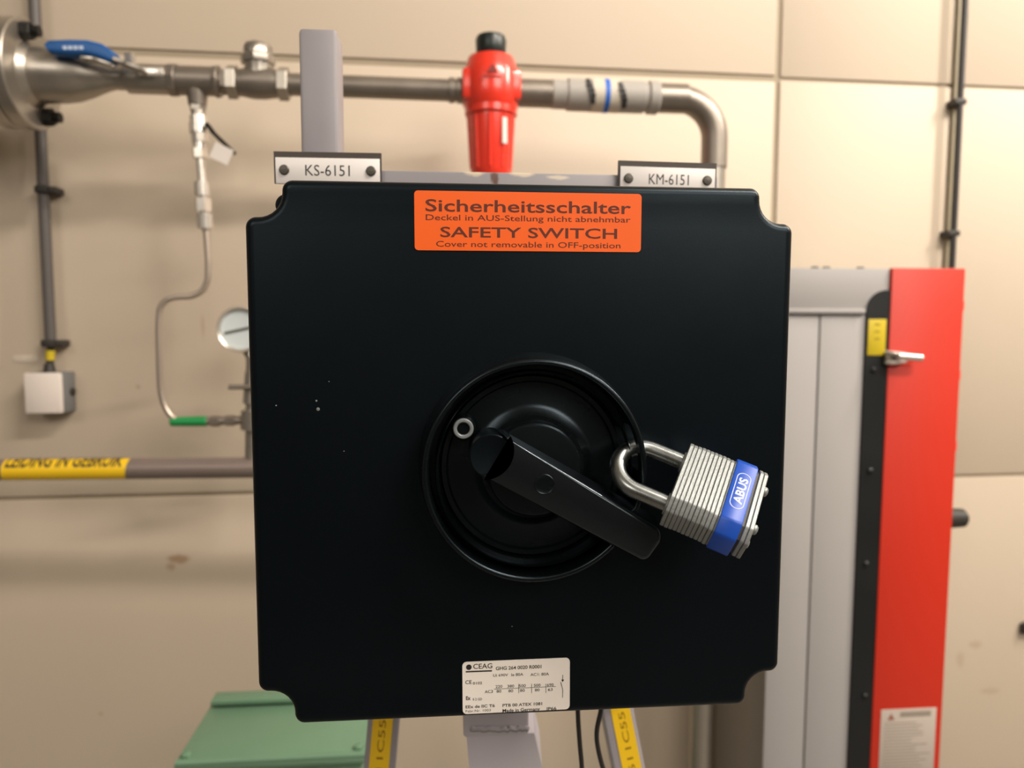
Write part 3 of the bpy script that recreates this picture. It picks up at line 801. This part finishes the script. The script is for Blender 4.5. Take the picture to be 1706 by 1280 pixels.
# slim tube along the top of the lower pipe
# ------------------------------------------------------------------ left conduit, junction box
CO = .024
ct0 = PW(84.5, 572, CO); ct1 = PW(57, 0, CO)
cn = thing('conduit', 'grey vertical conduit with dark clips running down to the junction box', 'conduit', ct0)
part('pipe', MB().tube([ct1+(ct1-ct0)*2.0, ct0], .0095, 20), CONDUIT, cn)
for px, py in ((75.5, 317), (86, 572)):
    q = PW(px, py, CO)
    part('clip', MB().obox(q+EX*.003+EY*.008, (EX, EY, EZ), (.019, .016, .006), .002).obox(q-EY*.011, (EX, EY, EZ), (.010, .004, .007), .002), CONDD, cn, 'dark clip')
part('cable_tail', MB().tube([PW(84.5, 566, CO), PW(84, 590, CO), PW(83, 622, CO)], .0062, 14), CONDD, cn)
part('yellow_band', MB().cyl(PW(84, 584, CO), PW(83.5, 600, CO), .0078, seg=16), YELD, cn, 'yellow band')
JO = .05
q0, q1 = PW(38, 622, JO), PW(103, 689, JO); s0_, s1_ = wall_s(q0), wall_s(q1)
jb = thing('junction_box', 'small junction box with pale lid on the wall at left', 'junction box', WP((s0_+s1_)/2, 0, q1.z))
part('box_body', wallbox(MB(), s0_, s1_+.004, .0005, JO-.010, q1.z, q0.z, .003), JBOXG, jb)
part('lid', wallbox(MB(), s0_, s1_, JO-.011, JO, q1.z, q0.z, .003), JBOXW, jb, 'pale lid')
g_ = wall_s(PW(83, 622, CO))
part('cable_gland', MB().cyl(WP(g_, CO, q0.z-.002), WP(g_, CO, q0.z+.016), .011, .008, 12), CONDD, jb)
part('side_knockout', MB().cyl(WP(s1_+.003, .018, (q0.z+q1.z)/2), WP(s1_+.009, .018, (q0.z+q1.z)/2), .007, seg=14), CONDD, jb)
q = PW(43, 598); q_s = wall_s(q)
single('wall_label', wallbox(MB(), q_s-.022, q_s+.022, .0001, .0014, q.z-.0062, q.z+.0062, .0003), PLASTER, 'tiny blank pale label strip on wall above the junction box', 'label', q)

# right cable on clips
rc = thing('wall_cable', 'thin black vertical cable run on clips at upper right wall', 'cable', PW(1586, 440, .022))
ra, rb_ = PW(1608, 0, .022), PW(1586, 440, .022); dr = ra-rb_
part('cable', MB().tube([rb_-dr*1.2, ra+dr*1.4], .0062, 14), BLKROD, rc)
for px, py in ((1598, 170), (1587, 389)):
    q = PW(px, py, .022)
    part('clip', MB().obox(q+EY*.008, (EX, EY, EZ), (.013, .015, .006), .002), CONDD, rc)

# ------------------------------------------------------------------ grey and red cabinet at right
KY = 1.20
cb = thing('cabinet', 'tall grey cabinet with red front panel and black strip behind the switch', 'cabinet', (P(1430, 900, KY).x, KY+.1, 0))
ztop = P(1460, 448, KY).z
xL = P(1270, 1240, KY).x; xR = P(1608, 470, KY-.011).x; xRl = P(1486, 470, KY-.011).x
part('body', MB().box(xL, xR-.012, KY, KY+.225, .06, ztop-.001, .003), CABD, cb)
part('plinth', MB().box(xL+.02, xR-.03, KY+.02, KY+.20, 0, .065), CABB, cb)
zr = P(1400, 515, KY).z
part('top_panel', MB().box(xL, xRl-.002, KY-.006, KY+.001, zr-.004, ztop, .001), CABG, cb)
part('ridge', MB().box(xL, P(1443, 520, KY-.012).x, KY-.012, KY+.001, P(1400, 523, KY).z, zr, .002), CABG, cb)
xm = P(1360, 700, KY-.005).x; xg = P(1437, 700, KY-.009).x
zl = P(1400, 525, KY).z
part('side_panel', MB().box(xL, xm-.0015, KY-.005, KY+.001, .07, zl, .0015), CABG, cb)
part('side_panel', MB().box(xm+.0015, xg, KY-.005, KY+.001, .07, zl, .0015), CABG, cb)
# black strip with a sloping rounded head
zs0 = P(1470, 484, KY).z; xs1 = xRl+.004
sp_poly = [(xg, .07), (xs1, .07), (xs1, zs0), (xg, zs0)]
sp_poly = fillet_poly(sp_poly, [0, 0, 0, .034], 9)
bs = part('black_strip', MB().layers([[V((x_, KY+.0005, z_)) for x_, z_ in sp_poly], [V((x_, KY-.009, z_)) for x_, z_ in sp_poly]]), CABB, cb)
for px, py in ((1456, 617), (1450, 785), (1443, 940), (1441, 1160)):
    q = P(px, py, KY-.009)
    part('screw', MB().lathe(q, axis, [(-.001, .006), (.002, .0055), (.004, .003), (.004, 0)], 14), CABB, bs)
rp_ = part('red_panel', MB().box(xRl, xR, KY-.011, KY+.001, .05, ztop+.001, .002), CABR, cb, 'red front panel')
for py in (510, 625, 742):
    q = P(1604, py, KY)
    part('hinge', MB().cyl(V((xR+.001, KY-.004, q.z-.008)), V((xR+.001, KY-.004, q.z+.008)), .004, seg=10), REDF, rp_)
for px in (1353, 1372, 1428):
    q = P(px, 443, KY+.05)
    part('top_bolt', MB().lathe(V((q.x, KY+.04, ztop-.001)), Z, [(0, .008), (.005, .008), (.007, .006), (.007, 0)], 6), CONDD, cb)
# yellow label on the strip
q0, q1 = P(1447, 532, KY-.009), P(1474, 592, KY-.009)
yl = part('yellow_label', MB().box(q0.x, q1.x, KY-.0098, KY-.0088, q1.z, q0.z, .0002), YELD, cb, 'yellow label')
t = MB()
for i in range(3):
    rect(t, V(((q0.x+q1.x)/2, KY-.0100, q0.z-(.009+.0125*i))), X, Z, .010, .0030)
part('label_print', t, mat('olive print', (150, 130, 26), .6), yl)
# toggle latch
lt = part('latch', MB().obox(P(1488, 597, KY-.014), (X, Y, Z), (.016, .006, .011), .003), DSTEEL, cb, 'steel toggle latch')
la, lb = P(1494, 594, KY-.028), P(1537, 597, KY-.030)
part('latch_lever', MB().cyl(la, lb, .0068, .0062, 14, .002), BRIGHT, lt)
part('latch_hook', MB().tube([P(1476, 587, KY-.016), P(1486, 588, KY-.024), P(1510, 591, KY-.027)], .0035, 10).tube([P(1476, 604, KY-.016), P(1486, 605, KY-.024), P(1510, 602, KY-.027)], .0035, 10), BRIGHT, lt)
# sticker on the red panel
RYY = KY-.011
q0, q1 = P(1468, 1183, RYY), P(1560, 1180, RYY)
hs = .135
st = part('info_sticker', MB().box(q0.x, q1.x, RYY-.0008, RYY+.0002, q0.z-hs, q0.z, .0002), STICK, cb, 'silver information sticker')
t = MB(); wS = q1.x-q0.x
rect(t, V((q0.x+wS*.62, RYY-.001, q0.z-.010)), X, Z, wS*.56, .010)
random.seed(3)
for i in range(17):
    f = random.uniform(.5, .85)
    rect(t, V((q0.x+wS*(.06+f/2), RYY-.001, q0.z-.026-.006*i)), X, Z, wS*f, .0018)
part('sticker_print', t, mat('taupe print', (150, 138, 126), .6), st)
t = MB(); q = V((q0.x+wS*.18, RYY-.001, q0.z-.014))
t.raw([q+V((-.007, 0, -.006)), q+V((.007, 0, -.006)), q+V((0, 0, .007))], [(0, 1, 2)])
part('warning_triangle', t, mat('faded red print', (150, 96, 84), .6), st)
q = P(1598, 871, KY)
part('side_knob', MB().cyl(V((xR-.014, KY+.03, q.z)), V((P(1607, 871, KY+.03).x, KY+.03, q.z)), .020, .017, 20, .005), CONDD, cb, 'black side knob')
# black stub at the right edge of the frame
q = PW(1705, 1049, .014); q_s = wall_s(q)
bk = thing('wall_bracket', 'black stub bracket on the wall cut off by the right edge', 'bracket', WP(q_s+.03, 0, q.z))
part('arm', wallbox(MB(), q_s, q_s+.05, .003, .014, q.z-.012, q.z+.012, .002), BLKROD, bk)
part('base', wallbox(MB(), q_s+.012, q_s+.048, .0002, .004, q.z-.014, q.z+.014, .001), BLKROD, bk)

# ------------------------------------------------------------------ green machine at lower left
GY = .96
gz = P(400, 1268, GY).z
xa, xb = P(288, 1268, GY).x, P(610, 1262, GY).x
GD = .165
gm = thing('green_machine', 'green enamelled machine housing with ridged lid under the switch', 'machine', ((xa+xb)/2, GY+GD/2, 0))
part('housing', MB().box(xa+.006, xb-.006, GY+.006, GY+GD-.004, .12, gz-.010, .006), MACHG, gm)
part('lid', MB().box(xa, xb, GY, GY+GD, gz-.014, gz, .004), MACHG, gm)
part('front_ridge', MB().tube([V((xa+.002, GY+.004, gz-.002)), V((xb-.002, GY+.004, gz-.002))], .0045, 12), MACHG, gm)
part('back_flange', MB().box(xa+.004, xb, GY+GD-.026, GY+GD+.004, gz+.004, gz+.012, .002), MACHG, gm)
part('flange_shadow_strip', MB().box(xa+.008, xb-.006, GY+GD-.018, GY+GD-.002, gz-.002, gz+.005), mat('dark green shadow', (30, 48, 34), .7), gm)  # dark strip that paints the shadow line under the back flange
for x_ in (xa+.012, xb-.012):
    part('lid_bolt', MB().lathe(V((x_, GY+.016, gz)), Z, [(0, .007), (.004, .007), (.006, .004), (.006, 0)], 6), MACHG, gm)
for x_ in (xa+.03, xb-.03):
    for y_ in (GY+.03, GY+GD-.03):
        part('foot', MB().cyl(V((x_, y_, 0)), V((x_, y_, .125)), .016, seg=14), CONDD, gm)
for o in bpy.data.objects:
    if 'origin' in o: del o['origin']
for m in MATS.values():
    if 'nt' in m: del m['nt']
